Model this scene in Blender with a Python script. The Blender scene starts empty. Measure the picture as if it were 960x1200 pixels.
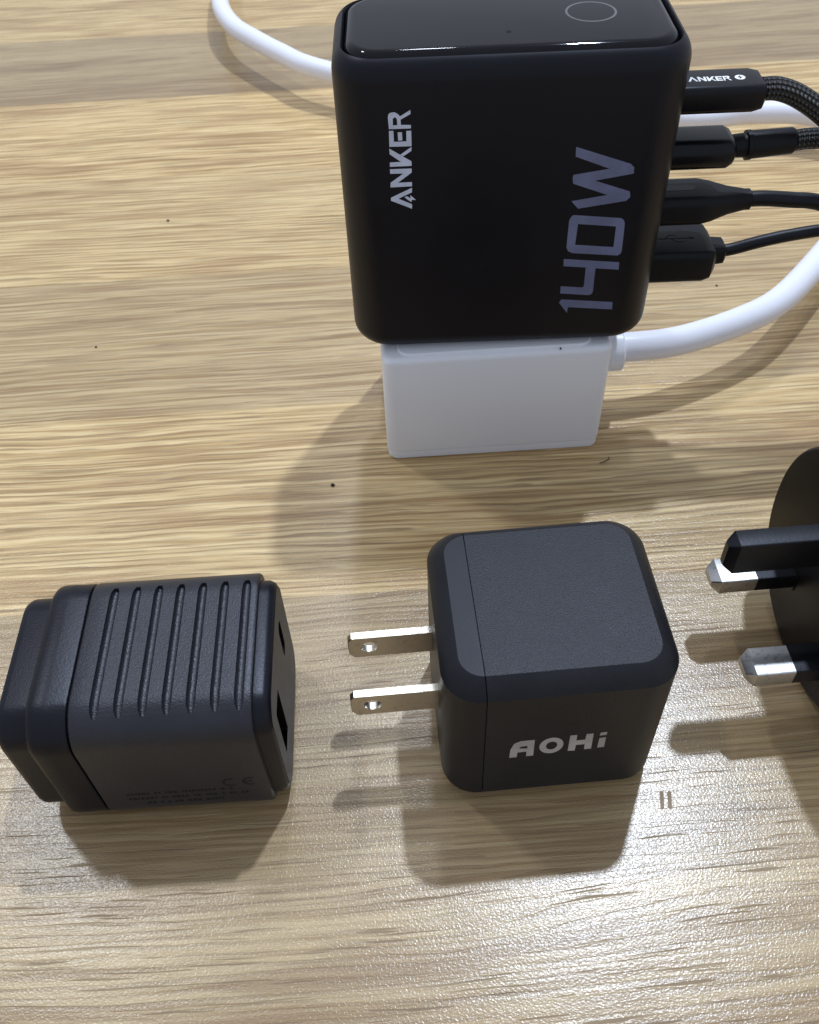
import bpy, bmesh, math, random
from mathutils import Vector, Matrix
from mathutils.geometry import tessellate_polygon
random.seed(7)
scn = bpy.context.scene
COL = scn.collection
MM = 0.001
R = math.radians

# ------------------------------------------------------------------ camera
CAM_H, PITCH, ROLL, FPX = 172.8, 48.468, -2.79, 1089.0
cam = bpy.data.cameras.new('camera'); camo = bpy.data.objects.new('camera', cam); COL.objects.link(camo)
t, r = R(PITCH), R(ROLL)
F = Vector((0, math.cos(t), -math.sin(t))); U = Vector((0, math.sin(t), math.cos(t))); X = Vector((1, 0, 0))
R2 = X * math.cos(r) + U * math.sin(r); U2 = U * math.cos(r) - X * math.sin(r)
m = Matrix((R2, U2, -F)).transposed().to_4x4(); m.translation = Vector((0, 0, CAM_H * MM))
camo.matrix_world = m
cam.sensor_fit = 'HORIZONTAL'; cam.sensor_width = 36; cam.lens = 36 * FPX / 960
cam.clip_start = 0.005; cam.clip_end = 20
cam.dof.use_dof = True; cam.dof.focus_distance = 0.185; cam.dof.aperture_fstop = 60
scn.camera = camo

# ------------------------------------------------------------------ light
world = bpy.data.worlds.new('World'); scn.world = world; world.use_nodes = True
bg = world.node_tree.nodes['Background']
bg.inputs['Color'].default_value = (0.82, 0.89, 1.0, 1); bg.inputs['Strength'].default_value = 0.59
scn.view_settings.view_transform = 'Standard'; scn.view_settings.look = 'None'
scn.view_settings.exposure = 0.0; scn.view_settings.gamma = 1.0

def lamp(name, slope, height, size, power, color, aim=(20, 100)):
    """ceiling downlight: slope = sideways shift per unit of height, seen from the table"""
    l = bpy.data.lights.new(name, 'AREA'); l.shape = 'DISK'; l.size = size; l.energy = power; l.color = color
    o = bpy.data.objects.new(name, l); COL.objects.link(o)
    a = Vector((aim[0] * MM, aim[1] * MM, 0))
    o.location = a + Vector((slope[0], slope[1], 1)) * height
    o.rotation_euler = (a - o.location).to_track_quat('-Z', 'Y').to_euler()
    return o
lamp('ceiling_lamp', (0.200, 0.425), 1.45, 0.055, 15.2, (0.76, 0.86, 1.0))
lamp('ceiling_lamp', (0.02, 0.72), 1.45, 0.10, 3.0, (0.88, 0.93, 1.0))
lamp('ceiling_lamp', (-0.46, 0.43), 1.45, 0.12, 4.7, (0.88, 0.93, 1.0))

# ------------------------------------------------------------------ materials
def new_mat(name):
    mt = bpy.data.materials.new(name); mt.use_nodes = True
    nt = mt.node_tree; b = nt.nodes['Principled BSDF']
    return mt, nt, b
def nd(nt, typ, **kw):
    n = nt.nodes.new(typ)
    for k, v in kw.items():
        if k.startswith('i_'): n.inputs[int(k[2:]) if k[2:].isdigit() else k[2:].replace('_', ' ')].default_value = v
        else: setattr(n, k, v)
    return n
def math_n(nt, op, a, b=None, c=None):
    n = nt.nodes.new('ShaderNodeMath'); n.operation = op
    for i, v in enumerate((a, b, c)):
        if v is None: continue
        if isinstance(v, (int, float)): n.inputs[i].default_value = v
        else: nt.links.new(v, n.inputs[i])
    return n.outputs[0]
def mixc(nt, fac, a, b):
    n = nt.nodes.new('ShaderNodeMix'); n.data_type = 'RGBA'
    for sock, v in ((n.inputs[0], fac), (n.inputs[6], a), (n.inputs[7], b)):
        if isinstance(v, (int, float)): sock.default_value = v
        elif isinstance(v, tuple): sock.default_value = v if len(v) == 4 else v + (1,)
        else: nt.links.new(v, sock)
    return n.outputs[2]
def ramp(nt, v, pts):
    n = nt.nodes.new('ShaderNodeMapRange'); n.interpolation_type = 'SMOOTHSTEP'
    nt.links.new(v, n.inputs[0])
    for i, p in zip((1, 2, 3, 4), pts): n.inputs[i].default_value = p
    return n.outputs[0]

def plastic(name, col, rough, spec=0.5, grain=2.5, bump=0.03, sparkle=0.0, rvar=0.08, coat=0.0, cvar=1.35, speck=0.0):
    """moulded plastic: fine spark-erosion grain as relief, faint handling marks in the gloss"""
    mt, nt, b = new_mat(name)
    tc = nd(nt, 'ShaderNodeTexCoord'); mp = nd(nt, 'ShaderNodeMapping'); mp.inputs['Scale'].default_value = (1000,) * 3
    nt.links.new(tc.outputs['Object'], mp.inputs[0])
    n1 = nd(nt, 'ShaderNodeTexNoise', i_Scale=grain, i_Detail=2.0); nt.links.new(mp.outputs[0], n1.inputs['Vector'])
    n2 = nd(nt, 'ShaderNodeTexNoise', i_Scale=0.09, i_Detail=5.0, i_Roughness=0.65); nt.links.new(mp.outputs[0], n2.inputs['Vector'])
    rr = math_n(nt, 'MULTIPLY_ADD', n2.outputs[0], rvar * 2, rough - rvar)
    nt.links.new(rr, b.inputs['Roughness'])
    c2 = tuple(min(1, c * cvar) for c in col)
    cc = mixc(nt, ramp(nt, n2.outputs[0], (0.35, 0.7, 0, 1)), col, c2)
    if speck:      # pale mineral fleck moulded into the plastic
        n3 = nd(nt, 'ShaderNodeTexNoise', i_Scale=2.1, i_Detail=1.0); nt.links.new(mp.outputs[0], n3.inputs['Vector'])
        cc = mixc(nt, ramp(nt, n3.outputs[0], (0.56, 0.74, 0, 1)), cc, tuple(c * 3.0 + speck for c in col))
    nt.links.new(cc, b.inputs['Base Color'])
    b.inputs['Specular IOR Level'].default_value = spec
    b.inputs['Coat Weight'].default_value = coat
    if max(col) < 0.04: b.inputs['Specular Tint'].default_value = (0.84, 0.87, 1.0, 1)
    if bump:
        bp = nd(nt, 'ShaderNodeBump'); bp.inputs['Strength'].default_value = 1.0; bp.inputs['Distance'].default_value = bump * MM
        nt.links.new(n1.outputs[0], bp.inputs['Height']); nt.links.new(bp.outputs[0], b.inputs['Normal'])
    return mt

M = {}
M['anker'] = plastic('charcoal_satin_shell', (0.0030, 0.0031, 0.0060), 0.42, 0.30, 4.0, 0.006)
M['gloss'] = plastic('black_glass_panel', (0.004, 0.004, 0.005), 0.05, 0.3, 1.0, 0.0, rvar=0.02)
M['print_blue'] = plastic('slate_blue_print', (0.125, 0.14, 0.245), 0.5, 0.4, 4.0, 0.0)
M['print_silver'] = plastic('pale_blue_grey_print', (0.50,0.55,0.70), 0.45, 0.4, 4.0, 0.0)
M['print_grey'] = plastic('grey_print', (0.34, 0.33, 0.32), 0.5, 0.4, 4.0, 0.0)
M['print_ring'] = plastic('dim_grey_print', (0.10, 0.10, 0.105), 0.4, 0.4, 4.0, 0.0)
M['print_dim'] = plastic('black_gloss_print', (0.006, 0.006, 0.007), 0.5, 0.25, 4.0, 0.0)
M['print_white'] = plastic('white_print', (0.75, 0.76, 0.8), 0.5, 0.4, 4.0, 0.0)
M['aohi'] = plastic('grained_black_plastic', (0.0125, 0.0126, 0.015), 0.41, 0.24, 3.7, 0.065)
M['aohi_cap'] = plastic('smooth_black_plastic', (0.010, 0.0101, 0.0125), 0.40, 0.21, 3.6, 0.02)
M['ribbed'] = plastic('textured_black_plastic', (0.014, 0.0143, 0.0185), 0.38, 0.50, 3.2, 0.09)
M['ribbed_cap'] = plastic('plain_black_plastic', (0.006, 0.006, 0.009), 0.36, 0.27, 2.4, 0.035)
M['port_face'] = plastic('dark_grey_port_face', (0.02,0.018,0.017), 0.5, 0.3, 3.0, 0.02)
M['uk'] = plastic('brown_black_plastic', (0.006, 0.005, 0.0046), 0.42, 0.2, 2.0, 0.02)
M['pin_black'] = plastic('black_pin_plastic', (0.005, 0.005, 0.007), 0.34, 0.35, 2.0, 0.015)
M['dark_hole'] = plastic('port_dark', (0.004, 0.004, 0.004), 0.7, 0.2, 2.0, 0.0)
M['cable_black'] = plastic('black_cable_jacket', (0.0045, 0.0045, 0.006), 0.4, 0.28, 1.5, 0.02)
M['rubber'] = plastic('black_rubber_overmould', (0.006, 0.0063, 0.007), 0.45, 0.22, 2.0, 0.03)
M['rubber_gloss'] = plastic('black_plug_shell', (0.0035, 0.0035, 0.005), 0.27, 0.28, 2.0, 0.01)
M['white'] = plastic('white_socket_plastic', (0.87, 0.895, 0.985), 0.33, 0.5, 1.5, 0.012, cvar=1.0)
M['white_cord'] = plastic('white_cord_jacket', (0.84, 0.85, 0.95), 0.36, 0.5, 0.9, 0.03, cvar=1.01)
M['dust'] = plastic('dark_lint', (0.03, 0.025, 0.02), 0.9, 0.1, 2.0, 0.0)
M['mark'] = plastic('brown_dent', (0.30, 0.215, 0.15), 0.7, 0.2, 2.0, 0.02)

def metal(name, col, rough, wear):
    mt, nt, b = new_mat(name); b.inputs['Metallic'].default_value = 1.0
    tc = nd(nt, 'ShaderNodeTexCoord'); mp = nd(nt, 'ShaderNodeMapping'); mp.inputs['Scale'].default_value = (1000,) * 3
    nt.links.new(tc.outputs['Object'], mp.inputs[0])
    n = nd(nt, 'ShaderNodeTexNoise', i_Scale=0.9, i_Detail=4.0); nt.links.new(mp.outputs[0], n.inputs['Vector'])
    mp2 = nd(nt, 'ShaderNodeMapping'); mp2.inputs['Scale'].default_value = (0.4, 6, 6); nt.links.new(mp.outputs[0], mp2.inputs[0])
    n2 = nd(nt, 'ShaderNodeTexNoise', i_Scale=1.0, i_Detail=3.0); nt.links.new(mp2.outputs[0], n2.inputs['Vector'])
    nt.links.new(mixc(nt, ramp(nt, n.outputs[0], (0.56, 0.66, 0, wear)), col, (0.22, 0.21, 0.2)), b.inputs['Base Color'])
    nt.links.new(math_n(nt, 'MULTIPLY_ADD', n2.outputs[0], 0.2, rough - 0.1), b.inputs['Roughness'])
    bp = nd(nt, 'ShaderNodeBump'); bp.inputs['Distance'].default_value = 0.02 * MM
    nt.links.new(n2.outputs[0], bp.inputs['Height']); nt.links.new(bp.outputs[0], b.inputs['Normal'])
    return mt
M['nickel'] = metal('nickel_plate', (0.62, 0.58, 0.52), 0.34, 0.25)
M['pin_metal'] = metal('scuffed_nickel_pin', (0.60, 0.60, 0.61), 0.36, 0.45)

def braid():
    mt, nt, b = new_mat('black_braided_sleeve')
    uv = nd(nt, 'ShaderNodeUVMap'); sep = nd(nt, 'ShaderNodeSeparateXYZ'); nt.links.new(uv.outputs[0], sep.inputs[0])
    u = math_n(nt, 'MULTIPLY', sep.outputs[0], 7.0); v = math_n(nt, 'MULTIPLY', sep.outputs[1], 0.5)
    a = math_n(nt, 'SINE', math_n(nt, 'MULTIPLY', math_n(nt, 'ADD', u, v), 2 * math.pi))
    c = math_n(nt, 'SINE', math_n(nt, 'MULTIPLY', math_n(nt, 'SUBTRACT', u, v), 2 * math.pi))
    h = math_n(nt, 'MULTIPLY', a, c)
    fleck = ramp(nt, h, (0.45, 0.8, 0, 1))
    nt.links.new(mixc(nt, fleck, (0.010, 0.010, 0.012), (0.10, 0.10, 0.105)), b.inputs['Base Color'])
    b.inputs['Roughness'].default_value = 0.5
    bp = nd(nt, 'ShaderNodeBump'); bp.inputs['Distance'].default_value = 0.35 * MM
    nt.links.new(h, bp.inputs['Height']); nt.links.new(bp.outputs[0], b.inputs['Normal'])
    return mt
M['braid'] = braid()

def wood():
    mt, nt, b = new_mat('oak_print_laminate')
    L = nt.links.new
    tc = nd(nt, 'ShaderNodeTexCoord'); mp = nd(nt, 'ShaderNodeMapping')
    mp.inputs['Scale'].default_value = (1000,) * 3; mp.inputs['Rotation'].default_value = (0, 0, R(-1.2))
    L(tc.outputs['Object'], mp.inputs[0])
    sep = nd(nt, 'ShaderNodeSeparateXYZ'); L(mp.outputs[0], sep.inputs[0])
    x, y = sep.outputs[0], sep.outputs[1]
    pid = math_n(nt, 'FLOOR', math_n(nt, 'DIVIDE', math_n(nt, 'SUBTRACT', y, 63.0), 66.0))
    rnd = math_n(nt, 'FRACT', math_n(nt, 'ADD', math_n(nt, 'MULTIPLY', math_n(nt, 'MULTIPLY', pid, pid), 0.41), math_n(nt, 'MULTIPLY_ADD', pid, 0.33, 500.1)))
    xo = math_n(nt, 'ADD', x, math_n(nt, 'MULTIPLY', rnd, 900.0))
    def coords(a, bb):
        c = nd(nt, 'ShaderNodeCombineXYZ'); 
        for i, v in enumerate((a, bb)):
            L(v, c.inputs[i])
        L(math_n(nt, 'MULTIPLY', pid, 7.3), c.inputs[2]); return c.outputs[0]
    def noise(sx, sy, yy, detail=2.0, rough=0.5, dist=0.0):
        n = nd(nt, 'ShaderNodeTexNoise', i_Scale=1.0, i_Detail=detail, i_Roughness=rough, i_Distortion=dist)
        L(coords(math_n(nt, 'MULTIPLY', xo, sx), math_n(nt, 'MULTIPLY', yy, sy)), n.inputs['Vector']); return n.outputs[0]
    w1 = noise(0.004, 0.014, y, 2.0)                       # slow sweep of the grain
    w2 = noise(0.05, 0.15, y, 2.0)                         # small wobble
    yw = math_n(nt, 'ADD', y, math_n(nt, 'ADD', math_n(nt, 'MULTIPLY', math_n(nt, 'SUBTRACT', w1, 0.5), 16.0),
                                    math_n(nt, 'MULTIPLY', math_n(nt, 'SUBTRACT', w2, 0.5), 1.3)))
    band = noise(0.005, 0.07, yw, 2.0, 0.55)               # broad growth bands
    streak = noise(0.020, 0.95, yw, 3.0, 0.6, 0.06)        # ripple lines about 2 mm apart
    fine = noise(0.08, 4.0, yw, 2.0, 0.6)                  # fibres
    flame = noise(0.016, 0.13, yw, 1.5, 0.5, 0.6)          # brown cathedral patches
    line_n = noise(0.055, 1.9, yw, 1.0, 0.4, 0.08)        # thin pressed pore lines
    gate = noise(0.05, 0.12, y, 1.0)
    pore = math_n(nt, 'MULTIPLY', ramp(nt, line_n, (0.35, 0.30, 0, 1)), ramp(nt, gate, (0.34, 0.52, 0.3, 1)))
    con = math_n(nt, 'MULTIPLY_ADD', rnd, 0.60, 0.50)
    ph = math_n(nt, 'ADD', math_n(nt, 'MULTIPLY', yw, 0.56), math_n(nt, 'MULTIPLY', noise(0.012, 0.20, y, 2.5, 0.55), 3.2))
    saw = math_n(nt, 'FRACT', ph)                          # growth lines: soft rise, crisp fall
    sw = math_n(nt, 'MULTIPLY', ramp(nt, saw, (0.35, 0.93, 0, 1)), ramp(nt, saw, (1.0, 0.94, 0, 1)))
    sw = math_n(nt, 'MULTIPLY', sw, ramp(nt, noise(0.04, 0.5, yw, 1.0), (0.36, 0.56, 0.18, 1)))
    s1 = ramp(nt, streak, (0.36, 0.64, 0, 1))
    f1 = ramp(nt, fine, (0.28, 0.55, 0, 1))
    b1 = ramp(nt, band, (0.32, 0.68, 0, 1))
    base = mixc(nt, b1, (0.345, 0.229, 0.114), (0.48, 0.344, 0.18))
    lit = mixc(nt, math_n(nt, 'MULTIPLY', s1, math_n(nt, 'MULTIPLY', con, 0.9)), base, (0.665, 0.522, 0.305))
    dark = math_n(nt, 'MULTIPLY', ramp(nt, streak, (0.46, 0.30, 0, 1)), math_n(nt, 'MULTIPLY', con, 0.35))
    c = mixc(nt, dark, lit, (0.20, 0.132, 0.066))
    c = mixc(nt, math_n(nt, 'MULTIPLY', sw, math_n(nt, 'MULTIPLY', con, 0.66)), c, (0.18, 0.112, 0.053))
    c = mixc(nt, math_n(nt, 'MULTIPLY', ramp(nt, flame, (0.47, 0.30, 0, 1)), 0.5), c, (0.27, 0.165, 0.085))
    c = mixc(nt, math_n(nt, 'MULTIPLY', math_n(nt, 'SUBTRACT', 1.0, f1), 0.34), c, (0.18, 0.118, 0.06))
    c = mixc(nt, math_n(nt, 'MULTIPLY', pore, 0.5), c, (0.13, 0.078, 0.04))
    hsv = nd(nt, 'ShaderNodeHueSaturation'); hsv.inputs['Hue'].default_value = 0.4985; L(math_n(nt, 'MULTIPLY_ADD', rnd, 0.14, 1.0), hsv.inputs['Saturation'])
    L(math_n(nt, 'MULTIPLY_ADD', rnd, 0.44, 0.87), hsv.inputs['Value']); L(c, hsv.inputs['Color'])
    L(hsv.outputs[0], b.inputs['Base Color'])
    # embossed skin: leathery micro grain plus pressed pores along the lines
    g = nd(nt, 'ShaderNodeTexNoise', i_Scale=1.0, i_Detail=1.0, i_Roughness=0.5, i_Distortion=0.6)
    gm = nd(nt, 'ShaderNodeMapping'); gm.inputs['Scale'].default_value = (2.2, 2.7, 1); L(mp.outputs[0], gm.inputs[0]); L(gm.outputs[0], g.inputs['Vector'])
    hgt = math_n(nt, 'ADD', math_n(nt, 'MULTIPLY', g.outputs[0], 0.050),
                 math_n(nt, 'ADD', math_n(nt, 'MULTIPLY', sw, -0.02), math_n(nt, 'MULTIPLY', pore, -0.03)))
    bp = nd(nt, 'ShaderNodeBump'); bp.inputs['Distance'].default_value = MM; bp.inputs['Strength'].default_value = 1.0
    L(hgt, bp.inputs['Height']); L(bp.outputs[0], b.inputs['Normal'])
    L(math_n(nt, 'MULTIPLY_ADD', pore, 0.35, 0.26), b.inputs['Roughness'])
    b.inputs['Specular IOR Level'].default_value = 0.8
    return mt
M['wood'] = wood()

# ------------------------------------------------------------------ mesh helpers (all lengths in mm)
def link(name, me, mat, parent=None, loc=None, smooth=35):
    o = bpy.data.objects.new(name, me); COL.objects.link(o)
    if mat is not None: me.materials.append(M[mat] if isinstance(mat, str) else mat)
    if smooth:
        for p in me.polygons: p.use_smooth = True
        me.set_sharp_from_angle(angle=R(smooth))
    if parent: o.parent = parent
    if loc: o.location = [c * MM for c in loc]
    return o
def bm_obj(name, bm, mat, parent=None, loc=None, smooth=35, recalc=True):
    if recalc: bmesh.ops.recalc_face_normals(bm, faces=bm.faces)
    bmesh.ops.scale(bm, vec=(MM,) * 3, verts=bm.verts)
    me = bpy.data.meshes.new(name); bm.to_mesh(me); bm.free()
    return link(name, me, mat, parent, loc, smooth)
def rrect(w, d, r, n=8, cx=0, cy=0):
    r = max(0.01, min(r, w / 2 - 0.01, d / 2 - 0.01)); pts = []
    for sx, sy, a0 in ((1, 1, 0), (-1, 1, 90), (-1, -1, 180), (1, -1, 270)):
        for k in range(n + 1):
            a = R(a0 + 90 * k / n)
            pts.append((cx + sx * (w / 2 - r) + r * math.cos(a), cy + sy * (d / 2 - r) + r * math.sin(a)))
    return pts
def loft(bm, rings, cap0=True, cap1=True):
    vs = [[bm.verts.new(p) for p in ring] for ring in rings]
    n = len(vs[0])
    for a, b in zip(vs, vs[1:]):
        for i in range(n): bm.faces.new((a[i], a[(i + 1) % n], b[(i + 1) % n], b[i]))
    if cap0: bm.faces.new(list(reversed(vs[0])))
    if cap1: bm.faces.new(vs[-1])
    return vs
def fillet(z_edge, r, up=True, n=6, k=1.0):
    """(inset, z) pairs of a rounded edge ending at z_edge"""
    out = []
    for i in range(n + 1):
        a = R(90 * i / n)
        ins = r * (1 - math.cos(a)); dz = r * (1 - math.sin(a)) * k
        out.append((ins, z_edge - dz if up else z_edge + dz))
    return out if up else list(reversed(out))
def soft_block(w, d, z0, z1, rc, r0, r1, n=8, nf=6):
    """upright block: rounded plan corners rc, bottom edge r0, top edge r1"""
    bm = bmesh.new(); rings = []
    for ins, z in fillet(z0, r0, False, nf) + fillet(z1, r1, True, nf):
        rings.append([(x, y, z) for x, y in rrect(w - 2 * ins, d - 2 * ins, max(rc - ins, 0.3), n)])
    loft(bm, rings); return bm
def bar_x(d, h, rc, prof, n=8, zc=None):
    """bar along x with a rounded yz section; prof = list of (x, inset)"""
    zc = h / 2 if zc is None else zc
    bm = bmesh.new(); rings = []
    for x, ins in prof:
        rings.append([(x, y, z) for y, z in rrect(d - 2 * ins, h - 2 * ins, max(rc - ins * 0.8, 0.3), n, 0, zc)])
    loft(bm, rings); return bm
def catmull(pts, k=8):
    P = [Vector(p) for p in pts]; P = [P[0] * 2 - P[1]] + P + [P[-1] * 2 - P[-2]]; out = []
    for i in range(1, len(P) - 2):
        for j in range(k):
            s = j / k; a, b, c, d = P[i - 1:i + 3]
            out.append(0.5 * (2 * b + (c - a) * s + (2 * a - 5 * b + 4 * c - d) * s * s + (3 * b - a - 3 * c + d) * s ** 3))
    out.append(P[-2]); return out
def tube(path, rad, n=16, flat=1.0):
    """round tube along a list of points with uv (around, along in mm); rad number or list"""
    bm = bmesh.new(); uvl = bm.loops.layers.uv.new('UVMap'); P = [Vector(p) for p in path]
    rads = [rad] * len(P) if isinstance(rad, (int, float)) else rad
    T = [(P[min(i + 1, len(P) - 1)] - P[max(i - 1, 0)]).normalized() for i in range(len(P))]
    nrm = Vector((0, 0, 1)); nrm = (nrm - T[0] * nrm.dot(T[0])).normalized(); rings = []; L = [0]
    for i, p in enumerate(P):
        nrm = (nrm - T[i] * nrm.dot(T[i])).normalized(); bi = T[i].cross(nrm)
        rings.append([bm.verts.new(p + (nrm * math.cos(2 * math.pi * k / n) * flat + bi * math.sin(2 * math.pi * k / n)) * rads[i]) for k in range(n)])
        if i: L.append(L[-1] + (p - P[i - 1]).length)
    for i in range(len(P) - 1):
        for k in range(n):
            f = bm.faces.new((rings[i][k], rings[i][(k + 1) % n], rings[i + 1][(k + 1) % n], rings[i + 1][k]))
            for lp, (uu, vv) in zip(f.loops, ((k / n, L[i]), ((k + 1) / n, L[i]), ((k + 1) / n, L[i + 1]), (k / n, L[i + 1]))): lp[uvl].uv = (uu, vv)
    bm.faces.new(rings[0][::-1]); bm.faces.new(rings[-1]); return bm
def prism(bm, polys, place, th=0.04):
    """flat print: polygons (a list item [outer, hole, ...] or one outline), place(u, v, h) -> xyz"""
    for item in polys:
        loops = item if isinstance(item[0][0], (tuple, list)) else [item]
        tris = tessellate_polygon([[Vector((u, v, 0)) for u, v in lp] for lp in loops])
        flat = [q for lp in loops for q in lp]
        top = [bm.verts.new(place(u, v, th)) for u, v in flat]
        bot = [bm.verts.new(place(u, v, -th)) for u, v in flat]
        for tr in tris:
            try: bm.faces.new([top[i] for i in tr])
            except ValueError: pass
        s = 0
        for lp in loops:
            k = len(lp)
            for i in range(k): bm.faces.new((top[s + i], top[s + (i + 1) % k], bot[s + (i + 1) % k], bot[s + i]))
            s += k
    return bm
def circle(cx, cy, rx, ry=None, n=40):
    ry = ry or rx
    return [(cx + rx * math.cos(2 * math.pi * k / n), cy + ry * math.sin(2 * math.pi * k / n)) for k in range(n)]
def cut(o, cutters):
    """carve real recesses: exact boolean, cutters removed afterwards"""
    bm = bmesh.new()
    tmp = []
    for c in cutters:
        bmesh.ops.recalc_face_normals(c, faces=c.faces); bmesh.ops.scale(c, vec=(MM,) * 3, verts=c.verts)
        me = bpy.data.meshes.new('cutter'); c.to_mesh(me); c.free()
        q = bpy.data.objects.new('cutter', me); COL.objects.link(q); tmp.append(q)
        q.parent = o.parent; q.matrix_parent_inverse = o.matrix_parent_inverse; q.location = o.location
        md = o.modifiers.new('cut', 'BOOLEAN'); md.operation = 'DIFFERENCE'; md.solver = 'EXACT'; md.object = q
    bpy.context.view_layer.update()
    dg = bpy.context.evaluated_depsgraph_get()
    me = bpy.data.meshes.new_from_object(o.evaluated_get(dg))
    o.modifiers.clear(); old = o.data; o.data = me; me.name = old.name
    for q in tmp: bpy.data.objects.remove(q)
    for p in me.polygons: p.use_smooth = True
    me.set_sharp_from_angle(angle=R(35))
    bm.free()
def slab_bm(pts2, h0, h1, place):
    bm = bmesh.new(); loft(bm, [[place(u, v, h0) for u, v in pts2], [place(u, v, h1) for u, v in pts2]]); return bm
def thing(name, loc, yaw, label, cat, group=None):
    o = bpy.data.objects.new(name, None); COL.objects.link(o); o.empty_display_size = 0.01
    o.location = [c * MM for c in loc]; o.rotation_euler = (0, 0, R(yaw))
    o['label'] = label; o['category'] = cat
    if group: o['group'] = group
    return o

# ------------------------------------------------------------------ table
bm = bmesh.new()
loft(bm, [[(x, y, z) for x, y in rrect(1500, 1300, 12, 6, 0, 350)] for z in (-25, 0)])
table = bm_obj('table_top', bm, 'wood', smooth=0)
table['kind'] = 'structure'; table['label'] = 'pale oak laminate table top with embossed grain'
for dx in (0, 1.5):
    bm = bmesh.new()
    loft(bm, [[(x + y * 0.17, y, z) for x, y in rrect(0.75, 3.6, 0.3, 3)] for z in (0.004, 0.03)])
    bm_obj('scratch', bm, 'mark', table, (46.0 + dx, 75.6, 0), smooth=0)

# ------------------------------------------------------------------ socket block of the extension lead
BX, BY, BYAW, BW, BD, BH = 22.7, 172.0, 1.2, 55.2, 37.0, 33.0
blk = thing('extension_lead', (BX, BY, 0), BYAW, 'white extension lead, its socket block under the black multiport charger', 'extension lead')
def moved(bm, dx=0, dy=0, dz=0):
    bmesh.ops.translate(bm, verts=bm.verts, vec=(dx, dy, dz)); return bm
bm_obj('base_cover', moved(soft_block(BW - 0.5, BD - 0.5, 0, 2.65, 2.6, 0.5, 0.15), 0, BD / 2), 'white', blk)
bm_obj('socket_block', moved(soft_block(BW, BD, 2.9, BH, 2.8, 0.15, 1.6), 0, BD / 2), 'white', blk)
bm_obj('socket_plate', moved(soft_block(BW - 9, BD - 2.6, BH - 0.6, BH + 0.5, 3.0, 0.1, 0.4), -0.5, BD / 2), 'white', blk)
def disc_x(x0, x1, r, e=0.3, n=24):
    bm = bmesh.new()
    loft(bm, [[(x, rr * math.cos(2 * math.pi * k / n), rr * math.sin(2 * math.pi * k / n)) for k in range(n)]
              for x, rr in ((x0, r - e), (x0 + e, r), (x1 - e, r), (x1, r - e))]); return bm
cy, cz = 18.7, 16.8
g = bm_obj('strain_relief', moved(disc_x(BW / 2 - 0.5, BW / 2 + 3.4, 4.5, 0.2), 0, cy, cz), 'white', blk)
bm_obj('collar', moved(disc_x(BW / 2 + 3.3, BW / 2 + 7.6, 5.6, 0.5), 0, cy, cz), 'white', g)
for k in range(6):
    a = R(20 + 60 * k); bm = bmesh.new()
    loft(bm, [[(x, cy + y * math.cos(a) - z * math.sin(a), cz + y * math.sin(a) + z * math.cos(a)) for y, z in rrect(1.1, 1.6, 0.2, 2, 4.5, 0)] for x in (BW / 2 - 0.3, BW / 2 + 3.5)])
    bm_obj('rib', bm, 'white', g)
a = R(-BYAW)
def to_blk(p):
    x, y = p[0] - BX, p[1] - BY
    return (x * math.cos(a) - y * math.sin(a), x * math.sin(a) + y * math.cos(a), p[2])
cord = [(52, 192.4, 16.8), (62, 192.6, 16.6), (75, 195.5, 15.8), (93, 203.5, 15), (107, 213.5, 14), (125, 234, 12.5), (147, 262, 11.5),
        (163, 290, 11), (165, 312, 11.5), (150, 324, 12.5), (128, 326, 13), (106, 325, 12.5), (55, 340, 12), (10, 356, 13), (-28.7, 378.9, 14), (-42.4, 393.4, 14), (-54.8, 409.3, 14), (-64.7, 423.8, 14), (-71.4, 440.6, 14), (-74.6, 456, 14), (-77, 475, 13.5),
        (-78.5, 505, 11), (-74, 560, 7), (-60, 640, 4.2), (-40, 760, 4.2)]
bm_obj('cord', tube([to_blk(p) for p in catmull(cord, 8)], 3.9, 20), 'white_cord', blk)

# ------------------------------------------------------------------ black multiport charger standing in the socket
KX, KY, KYAW, KW, KH, KD, KZ = 23.4, 173.5, -0.9, 68.8, 67.4, 34.0, BH + 0.5
ank = thing('multiport_charger', (KX, KY, KZ), KYAW, 'large black upright charger with glossy top and 140W lettering, standing on the white socket block', 'charger')
bm = bmesh.new(); rings = []
top_f = [(i * 1.0, z) for i, z in fillet(KH - 0.4, 3.0, True, 14, 1.55)]
top_f = [q for q in top_f if q[0] <= 2.25] + [(2.35, KH - 1.1), (2.45, KH - 3.0)]
for ins, z in fillet(0, 4.5, False, 8) + top_f:
    rings.append([(x, y + KD / 2, z) for x, y in rrect(KW - 2 * ins, KD - 2 * ins, max(8.5 - ins * 0.75, 1), 12)])
loft(bm, rings); bm_obj('shell', bm, 'anker', ank, smooth=40)
bm = bmesh.new(); rings = []
for ins, z in [(2.5, KH - 2.9), (2.5, KH - 2.2)] + [(2.5 + i, z) for i, z in fillet(KH, 2.2, True, 10)][1:]:
    rings.append([(x, y + KD / 2, z) for x, y in rrect(KW - 2 * ins, KD - 2 * ins, max(7.0 - (ins - 2.5), 1), 12)])
loft(bm, rings); panel = bm_obj('display_panel', bm, 'gloss', ank, smooth=40)
bm = bmesh.new(); prism(bm, [[circle(16.3, 18.0, 5.0), circle(16.3, 18.0, 4.55)]], lambda u, v, h: (u, v, KH + h), 0.012)
bm_obj('touch_ring', bm, 'print_ring', panel, smooth=0)
bm = bmesh.new(); prism(bm, [circle(-0.4, 10.1, 0.5, None, 14)], lambda u, v, h: (u, v, KH + h), 0.03)
bm_obj('sensor_dot', bm, 'dark_hole', panel, smooth=0)
LET = {}
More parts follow.
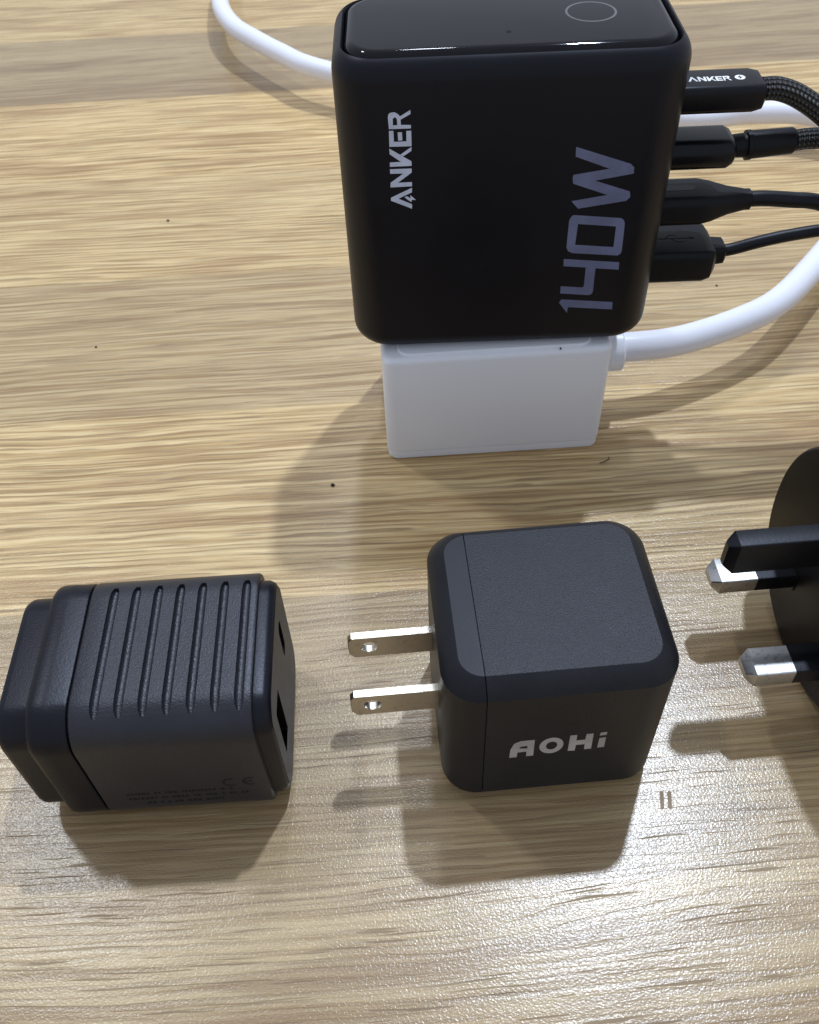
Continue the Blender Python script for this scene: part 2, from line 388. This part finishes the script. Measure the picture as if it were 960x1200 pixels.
LET['num'] = [[(12.77, 82.71), (24.03, 78.7), (24.86, 77.91), (24.95, 76.57), (17.31, 75.36), (24.73, 72.69), (25.01, 71.49), (24.3, 70.6), (14.52, 69.25), (12.98, 71.02), (20.25, 72.09), (12.96, 74.89), (12.73, 76.07), (12.83, 76.83), (19.95, 77.82), (12.87, 80.68)],
 [[(12.93, 66.53), (13.3, 67.4), (13.74, 67.82), (23.74, 66.67), (24.4, 66.25), (24.74, 65.37), (25.03, 58.72), (24.8, 58.0), (24.22, 57.65), (14.47, 58.67), (13.4, 59.2), (12.98, 60.14)], [(14.89, 65.69), (22.99, 64.74), (23.09, 59.77), (14.76, 60.72)]],
 [(12.67, 57.29), (24.84, 55.93), (24.98, 54.03), (19.83, 54.63), (19.97, 48.69), (19.8, 48.0), (19.17, 47.63), (12.69, 48.42), (12.64, 50.31), (17.34, 49.76), (17.7, 49.9), (17.79, 50.35), (17.69, 54.91), (12.76, 55.5)],
 [(12.63, 45.93), (13.12, 46.77), (24.77, 45.5), (24.92, 43.49), (14.78, 44.61), (14.69, 43.0)]]
LET['name'] = [[[(-23.78, 87.83), (-23.87, 90.14), (-23.75, 90.7), (-23.44, 91.0), (-22.58, 91.1), (-21.93, 90.74), (-21.57, 90.24), (-19.53, 91.41), (-19.52, 90.64), (-21.46, 89.61), (-21.44, 88.58), (-19.52, 88.49), (-19.54, 87.81)], [(-22.98, 88.54), (-22.96, 89.81), (-22.53, 90.18), (-22.16, 89.78), (-22.12, 88.55)]],
 [(-23.8, 87.49), (-22.93, 87.45), (-22.93, 85.25), (-20.5, 85.25), (-20.43, 87.35), (-19.5, 87.35), (-19.51, 84.23), (-23.85, 84.28)], [(-22.12, 87.12), (-21.3, 87.13), (-21.27, 85.48), (-22.08, 85.46)],
 [(-23.91, 83.93), (-21.0, 81.99), (-19.64, 81.1), (-19.63, 80.16), (-23.95, 80.13), (-23.91, 81.04), (-21.72, 81.09), (-23.87, 82.74)], [(-19.55, 84.09), (-19.58, 83.27), (-21.19, 82.25), (-21.81, 82.55)],
 [(-23.97, 79.61), (-19.65, 79.59), (-19.67, 78.74), (-22.5, 76.65), (-19.67, 76.68), (-19.7, 75.77), (-24.06, 75.7), (-23.97, 76.72), (-21.36, 78.58), (-23.96, 78.65)],
 [(-19.71, 75.44), (-19.74, 74.45), (-22.54, 73.14), (-19.81, 71.78), (-19.84, 70.77), (-24.09, 72.76), (-24.06, 73.43)],
 [(-21.3, 73.42), (-20.78, 73.62), (-20.04, 73.09), (-20.1, 73.85), (-18.97, 72.69), (-19.78, 72.79), (-19.94, 72.28), (-20.6, 72.76)]]
front = lambda u, v, h: (u, -h, v - KZ)
bm = bmesh.new(); prism(bm, LET['num'], front, 0.015); bm_obj('wattage_lettering', bm, 'print_blue', ank, smooth=0)
bm = bmesh.new(); prism(bm, LET['name'], front, 0.015); bm_obj('maker_lettering', bm, 'print_silver', ank, smooth=0)

# ------------------------------------------------------------------ cables plugged into its right side
KA = R(KYAW)
def k2w(p):
    return (KX + p[0] * math.cos(KA) - p[1] * math.sin(KA), KY + p[0] * math.sin(KA) + p[1] * math.cos(KA), p[2])
PX = KW / 2      # side wall
def plug_shell(prof, d, h, rc):
    """overmould along x, section d (depth) x h; prof = (x, inset)"""
    bm = bmesh.new()
    loft(bm, [[(x, y, z) for y, z in rrect(max(d - 2 * i, 1.5), max(h - 2 * j, 1.5), rc, 6)] for x, i, j in prof]); return bm
def cable_thing(label, y, z):
    return thing('usb_cable', k2w((PX - 2.0, y, z + 0.8)), KYAW, label, 'cable', 'black cables in the side ports of the large charger')
def run(*pts): return catmull(pts, 8)
CY = 15.5
c1 = cable_thing('black braided cable with lettered flat plug, topmost in the large charger', CY, 84.6)
bm_obj('plug', plug_shell([(0.1, .3, .3), (0.3, 0, 0), (17.6, 0, 0), (19.6, .5, .3), (20.2, 1.4, 1.0)], 9.6, 5.7, 1.4), 'rubber_gloss', c1)
bm_obj('cable', tube(run((20, 0, 0.1), (23.5, 0, 0), (28, -0.6, -1.5), (34, -2.2, -5), (43, -5, -12), (56, -10, -27), (74, -16, -48), (98, -20, -68), (130, -22, -80), (175, -20, -82.1), (260, 0, -82.2)), 2.3, 18), 'braid', c1)
sA = 9.8 / 20.64
def plug_text(u, v, h):     # the upright word laid flat on the plug
    return (4.4 + (v - 70.77) * 0.42, -0.6 - (u + 21.7) * 0.44 * 1.05, 2.85 + h)
bm = bmesh.new(); prism(bm, LET['name'][:-1], plug_text, 0.015)
prism(bm, [circle(15.0, -0.4, 1.05, 1.05, 20)], lambda u, v, h: (u, v, 2.85 + h), 0.015); bm_obj('plug_lettering', bm, 'print_white', c1, smooth=0)
bm = bmesh.new(); prism(bm, [[(15.3, .5), (14.4, -.5), (14.95, -.5), (14.7, -1.3), (15.6, -.25), (15.05, -.25)]], lambda u, v, h: (u, v, 2.87 + h), 0.012); bm_obj('bolt_mark', bm, 'rubber_gloss', c1, smooth=0)
c2 = cable_thing('black cable with rounded plug and long sleeve, second from the top', CY, 72.6)
p2 = bm_obj('plug', plug_shell([(2.3, .3, .3), (2.5, 0, 0), (15.0, 0, 0), (16.2, .5, .5), (16.8, 1.5, 1.4)], 10.5, 6.4, 2.6), 'rubber_gloss', c2)
bm_obj('metal_band', plug_shell([(0.1, .3, .3), (2.4, .3, .3)], 10.5, 6.2, 2.5), 'nickel', p2)
bm_obj('sleeve', tube([(16.6, 0, 0), (18.5, 0, .1), (19.6, 0, .1), (19.7, 0, .1), (20.6, 0, .15), (20.7, 0, .15), (29.4, .2, .6), (30, .2, .6)], [2.4, 2.5, 2.5, 3.1, 3.1, 2.95, 2.75, 2.4], 18), 'rubber', c2)
bm_obj('cable', tube(run((29.5, .2, .6), (34, .2, .9), (40, -.3, .4), (50, -2, -5), (64, -6, -20), (84, -10, -44), (110, -12, -62), (150, -8, -70.2), (240, 20, -70.3)), 2.2, 18), 'braid', c2)
c3 = cable_thing('black cable with tapered plug, third from the top', CY, 59.9)
p3 = bm_obj('plug', plug_shell([(0.1, .3, .3), (0.4, 0, 0), (12, 0, 0), (14.5, .5, .3), (18.5, 2.1, 0.9), (22.5, 3.1, 1.25), (23.5, 3.1, 1.25), (23.8, 3.5, 1.6)], 10.8, 6.8, 1.9), 'rubber', c3)
bm = bmesh.new(); loft(bm, [[(7 + x, y, z) for x, y in rrect(7.5, 2.2, 1.0, 5)] for z in (3.38, 3.44)]); bm_obj('emblem', bm, 'rubber_gloss', p3, smooth=0)
bm_obj('cable', tube(run((23, 0, 0), (27, 0, 0), (33, -.2, -.5), (40, -.6, -1.4), (52, -2, -6), (70, -6, -19), (94, -9, -38), (125, -8, -53), (165, 2, -58.1), (250, 40, -58.1)), 1.75, 16), 'cable_black', c3)
c4 = cable_thing('black cable with wide boxy plug, lowest in the large charger', CY, 46.9)
p4 = bm_obj('plug', plug_shell([(0.1, .3, .3), (0.4, 0, 0), (14.6, 0, 0), (16.4, .5, .4), (17.4, 1.9, 1.4)], 14.6, 7.9, 1.5), 'rubber', c4)
bm_obj('strain_relief', plug_shell([(17, 0, 0), (20.2, .3, .2), (20.6, .8, .6)], 6.4, 4.6, 1.0), 'rubber', c4)
bm = bmesh.new()
prism(bm, [[(4, -.12), (12, -.12), (12, .12), (4, .12)], [(12, -.45), (13.2, 0), (12, .45)], circle(3.7, 0, .55, None, 14), [(6, .1), (7.2, 1.2), (9, 1.2), (9, .95), (7.3, .95), (6.3, .1)], [(7.5, -.1), (8.6, -1.2), (10.2, -1.2), (10.2, -.95), (8.7, -.95), (7.8, -.1)]], lambda u, v, h: (u, v * 1.3 - 0.5, 3.95 + h), 0.02)
bm_obj('port_symbol', bm, 'dark_hole', p4, smooth=0)
bm_obj('cable', tube(run((20, 0, -.2), (23, 0, .3), (29, .1, 1.9), (36, .3, 3.2), (45, .6, 3.9), (58, 1, 2), (76, 2, -10), (100, 6, -28), (130, 14, -41), (170, 30, -45.4), (240, 60, -45.4)), 1.45, 16), 'cable_black', c4)

# ------------------------------------------------------------------ cube charger with two blades
AX, AY, AYAW, AW, AD, AH = 23.7, 96.5, 2.6, 40.8, 36.6, 40.0
aoh = thing('cube_charger', (AX, AY, 0), AYAW, 'small black cube charger with two flat metal blades and grey front lettering', 'charger')
def aohi_bm():
    bm = bmesh.new(); rings = []
    ch = 3.1
    up = [(0, 0)]
    for fi in (60, 50, 40, 30):
        up.append((up[-1][0] + ch / 2.775 * math.cos(R(fi)), up[-1][1] + ch / 2.775 * math.sin(R(fi))))
    prof = [(i, ch - q) for i, q in reversed(up)] + [(i, AH - ch + q) for i, q in up]
    for ins, z in prof:
        rings.append([(x, y, z) for x, y in rrect(AW - 2 * ins, AD - 2 * ins, 6.6 - ins * 0.75, 10)])
    loft(bm, rings); return bm
XS = -13.25
def half(bm, x, keep_left):
    g = bm.verts[:] + bm.edges[:] + bm.faces[:]
    res = bmesh.ops.bisect_plane(bm, geom=g, plane_co=(x, 0, 0), plane_no=(1, 0, 0), clear_outer=keep_left, clear_inner=not keep_left)
    es = [e for e in res['geom_cut'] if isinstance(e, bmesh.types.BMEdge)]
    bmesh.ops.edgeloop_fill(bm, edges=es); return bm
bm_obj('blade_housing', half(aohi_bm(), XS - 0.09, True), 'aohi_cap', aoh, smooth=22)
bm_obj('body', half(aohi_bm(), XS + 0.09, False), 'aohi', aoh, smooth=22)
bm = bmesh.new(); loft(bm, [[(x, y, z) for y, z in rrect(AD - .5, AH - .5, 6, 6, 0, AH / 2)] for x in (XS - .3, XS + .3)]); bm_obj('seam', bm, 'dark_hole', aoh)
BL, BZ = 16.2, 21.0
for s in (1, -1):
    yb = -0.6 + s * 6.35
    bm = bmesh.new(); b0, b1 = -AW / 2 - BL, -AW / 2 + 2
    out = [(b1, BZ - 3.17), (b1, BZ + 3.17), (b0 + .7, BZ + 3.17), (b0, BZ + 2.2), (b0, BZ - 1.9), (b0 + .9, BZ - 3.17)]
    loft(bm, [[(u, yb + e, v) for u, v in [(uu + (0.15 if abs(e) > .7 and uu < b1 else 0), vv) for uu, vv in out]] for e in (-.75, -.6, .6, .75)])
    bl = bm_obj('blade', bm, 'nickel', aoh, smooth=20)
    cut(bl, [slab_bm(circle(b0 + 4.0, BZ, 1.65, None, 24), -3, 3, lambda u, v, h, yb=yb: (u, yb + h, v))])
LET['cube'] = [[[(-8.63, 16.37), (-8.56, 19.43), (-8.0, 21.58), (-6.85, 22.35), (-4.34, 22.37), (-4.25, 16.41), (-5.58, 16.46), (-5.59, 18.2), (-7.21, 18.16), (-7.29, 16.37)], [(-7.13, 19.66), (-6.61, 20.32), (-5.53, 20.36), (-5.52, 19.36)]],
 [circle(-1.18, 19.66, 2.17, 2.9, 28), circle(-1.14, 19.66, 1.02, 1.47, 20)],
 [(2.01, 17.06), (1.95, 22.77), (3.19, 22.78), (3.25, 20.71), (4.84, 20.76), (4.86, 22.77), (6.12, 22.78), (6.29, 17.12), (5.0, 17.11), (4.91, 19.05), (3.33, 19.05), (3.3, 16.92)],
 [(7.38, 17.27), (7.39, 20.83), (8.55, 20.96), (8.64, 17.33)], [(7.32, 21.77), (7.38, 22.84), (8.57, 22.91), (8.51, 21.85)]]
bm = bmesh.new(); prism(bm, LET['cube'], lambda u, v, h: (u, -AD / 2 - h, v), 0.015); bm_obj('maker_lettering', bm, 'print_grey', aoh, smooth=0)

# ------------------------------------------------------------------ ribbed charger lying at the left
LX, LY, LYAW, LL, LD, LH, LR = -60.0, 94.1, 1.1, 31.4, 35.4, 34.8, 7.2
rib = thing('ribbed_charger', (LX, LY, 0), LYAW, 'black travel charger with grooved top lying on its side at the left', 'charger')
body = bm_obj('body', bar_x(LD, LH, LR, [(0.1, .35), (.25, .12), (.5, 0), (LL - .5, 0), (LL - .15, .2), (LL, .6)], 12), 'ribbed', rib, smooth=30)
def rim(frac):
    """point on the section outline above: frac in mm along y from the centre line, wrapped over the corners"""
    flat = LD / 2 - LR; s = abs(frac); sg = 1 if frac > 0 else -1
    if s <= flat: return (sg * s, LH)
    a = (s - flat) / LR; return (sg * (flat + LR * math.sin(a)), LH - LR * (1 - math.cos(a)))
cutters = []
for k in range(7):
    gx = 4.6 + k * 4.1
    ss = [-14.6 + i * (27.6 / 24) for i in range(25)]
    rad = [0.5, 0.82] + [0.92] * 21 + [0.82, 0.5]
    cutters.append(tube([(gx, rim(q)[0] * 0.985, rim(q)[1] - 0.28) for q in ss], rad, 14))
def yz_slot(cy_, cz_, wy, wz, r_, x0, x1):
    bm = bmesh.new(); loft(bm, [[(x, y, z) for y, z in rrect(wy, wz, r_, 6, cy_, cz_)] for x in (x0, x1)]); return bm
cut(body, cutters)
bm_obj('collar', bar_x(LD, LH, LR, [(-7.5, 1.3), (-7.35, .7), (-6.9, .25), (-6.2, 0), (-3.6, 0), (-3.45, .06), (-.5, .06), (-.25, .2), (-.1, .5)], 12), 'ribbed_cap', rib, smooth=30)
bm_obj('seam', bar_x(LD - 1.2, LH - 1.2, LR, [(-.3, 0), (.3, 0)], 8, LH / 2), 'dark_hole', rib)
bm_obj('plug_head', bar_x(LD - 3.8, LH - 3.8, 6.2, [(-13.4, 2.2), (-13.3, 1.3), (-12.9, .5), (-12.2, .1), (-11.6, 0), (-7, 0)], 12, LH / 2), 'ribbed_cap', rib, smooth=30)
cap = bm_obj('port_rim', bar_x(LD - 2.6, LH - 2.6, 6.2, [(LL - .5, 0), (LL + 1.5, 0.1), (LL + 2.4, .5), (LL + 2.9, 1.3)], 12, LH / 2), 'ribbed_cap', rib, smooth=30)
face = bm_obj('port_face', bar_x(LD - 5.2, LH - 5.2, 5.0, [(LL + 1.0, 0), (LL + 2.95, 0)], 10, LH / 2), 'port_face', rib, smooth=30)
for fc in (cap, face):
    cut(fc, [yz_slot(6.8, 23.2, 3.0, 9.4, 1.45, LL - .2, LL + 6), yz_slot(-8.5, 18.5, 5.4, 14.5, .5, LL - .2, LL + 6)])
bm_obj('socket_liner', moved(soft_block(3.2, LD - 8, 3.5, LH - 3.5, .5, .3, .3), LL - 1.75, 0), 'dark_hole', rib)
def front_l(u, v, h): return (u, -LD / 2 - h, v)
bm = bmesh.new()
def arc_c(cx, cy_, r0, w, bar=False, n=14):
    a0, a1 = 60, 300
    o = [(cx + r0 * math.cos(R(a0 + (a1 - a0) * k / n)), cy_ + r0 * math.sin(R(a0 + (a1 - a0) * k / n))) for k in range(n + 1)]
    i = [(cx + (r0 - w) * math.cos(R(a0 + (a1 - a0) * k / n)), cy_ + (r0 - w) * math.sin(R(a0 + (a1 - a0) * k / n))) for k in range(n, -1, -1)]
    res = [o + i]
    if bar: res.append([(cx - r0 + w, cy_ - w / 2), (cx + r0 * .25, cy_ - w / 2), (cx + r0 * .25, cy_ + w / 2), (cx - r0 + w, cy_ + w / 2)])
    return res
prism(bm, arc_c(24.6, 14.0, 1.5, .42) + arc_c(28.2, 14.0, 1.5, .42, True), front_l, 0.01)
for row, (z0, xa, xb) in enumerate(((11.2, 5, 24), (9.3, 5, 27), (7.4, 8, 22))):      # rows of print too small to read
    x = xa
    while x < xb:
        w = random.uniform(.35, .8)
        prism(bm, [[(x, z0), (x + w, z0), (x + w, z0 + .8), (x, z0 + .8)]], front_l, 0.01); x += w + random.choice((.22, .22, .22, .9))
bm_obj('fine_print', bm, 'print_dim', rib, smooth=0)

# ------------------------------------------------------------------ three-pin adapter at the right edge
UX, UY, UYAW, ZL, UR = 79.8, 105.9, 2.5, 16.6, 26.0
uk = thing('round_plug_adapter', (UX, UY, 0), UYAW, 'round black three-pin plug adapter cut off by the right edge', 'adapter')
def round_yz(rad, x, n=72):
    return [(x, 0.2 + rad * math.copysign(abs(math.cos(a)) ** .92, math.cos(a)), UR + rad * math.copysign(abs(math.sin(a)) ** .92, math.sin(a))) for a in [2 * math.pi * k / n for k in range(n)]]
bm = bmesh.new()
loft(bm, [round_yz(q, x) for x, q in ((-.4, UR - 1.1), (-.25, UR - .5), (.2, UR - .1), (.8, UR), (6, UR), (9, UR - .8), (11, UR - 2.2), (30, UR - 4), (33, UR - 6))])
bm_obj('face_plate', bm, 'uk', uk, smooth=30)
def pin(name, y, z, wy, hz, x0, x1, mat, bev, parent):
    bm = bmesh.new()
    prof = [(x1, 0), (x0 + bev * 1.3, 0), (x0 + bev * .25, bev * .75), (x0, bev)] if bev else [(x1, 0), (x0, 0)]
    loft(bm, [[(x, yy, zz) for yy, zz in rrect(wy - 2 * i, hz - 2 * i, .35, 3, y, z)] for x, i in prof])
    return bm_obj(name, bm, mat, parent, smooth=20)
for s in (1, -1):
    pn = pin('live_pin' if s > 0 else 'neutral_pin', s * 11.1, ZL, 6.3, 4.0, -17.7, -8.6, 'pin_metal', 1.25, uk)
    pin('sleeve', s * 11.1, ZL, 6.34, 4.04, -8.6, 0, 'pin_black', 0, pn)
pin('earth_pin', 0, ZL + 22.2, 4.0, 8.0, -22.7, 0, 'pin_black', 1.3, uk)
for (y, z, wy, hz) in ((11.1, ZL, 7.4, 5.1), (-11.1, ZL, 7.4, 5.1), (0, ZL + 22.2, 5.1, 9.1)):
    bm = bmesh.new(); loft(bm, [[(x, yy, zz) for yy, zz in rrect(wy, hz, .5, 3, y, z)] for x in (-.6, 0)]); bm_obj('pin_seat', bm, 'uk', uk)

# ------------------------------------------------------------------ crumbs and lint on the table
def crumb(x, y, s, label):
    bm = bmesh.new(); bmesh.ops.create_icosphere(bm, subdivisions=1, radius=s)
    for v in bm.verts: v.co *= random.uniform(.55, 1.2); v.co.z *= .5
    z = -min(v.co.z for v in bm.verts)
    o = bm_obj('crumb', bm, 'dust', None, (x, y, z), smooth=0); o['label'] = label; o['category'] = 'crumb'; o['group'] = 'dust specks on the table'
crumb(-19.3, 163.4, .62, 'dark crumb on the table to the left of the white socket block')
crumb(-79.2, 294.1, .62, 'dark speck on the bare table far to the left, below the white cord')
crumb(-91.4, 225.0, .42, 'tiny dark speck on the bare table near the left edge')
crumb(98.8, 240.7, .42, 'tiny dark speck on the table behind the white cord')
bm = tube(catmull([(-1.3, -.6, .2), (0, -.5, .5), (1.1, .3, .5), (1.4, 1.4, .2)], 5), .11, 6)
o = bm_obj('hair', bm, 'dust', None, (50.9, 167.2, 0)); o['label'] = 'short curled dark hair on the table in front of the socket block'; o['category'] = 'hair'
crumb_on = bmesh.new(); bmesh.ops.create_icosphere(crumb_on, subdivisions=1, radius=.35)
for v in crumb_on.verts: v.co.x *= random.uniform(.4, .8)
o = bm_obj('lint', crumb_on, 'dust', None, (37.5, 172.9, BH + .12), smooth=0)
o['label'] = 'tiny dark lint on the front edge of the white socket block'; o['category'] = 'lint'
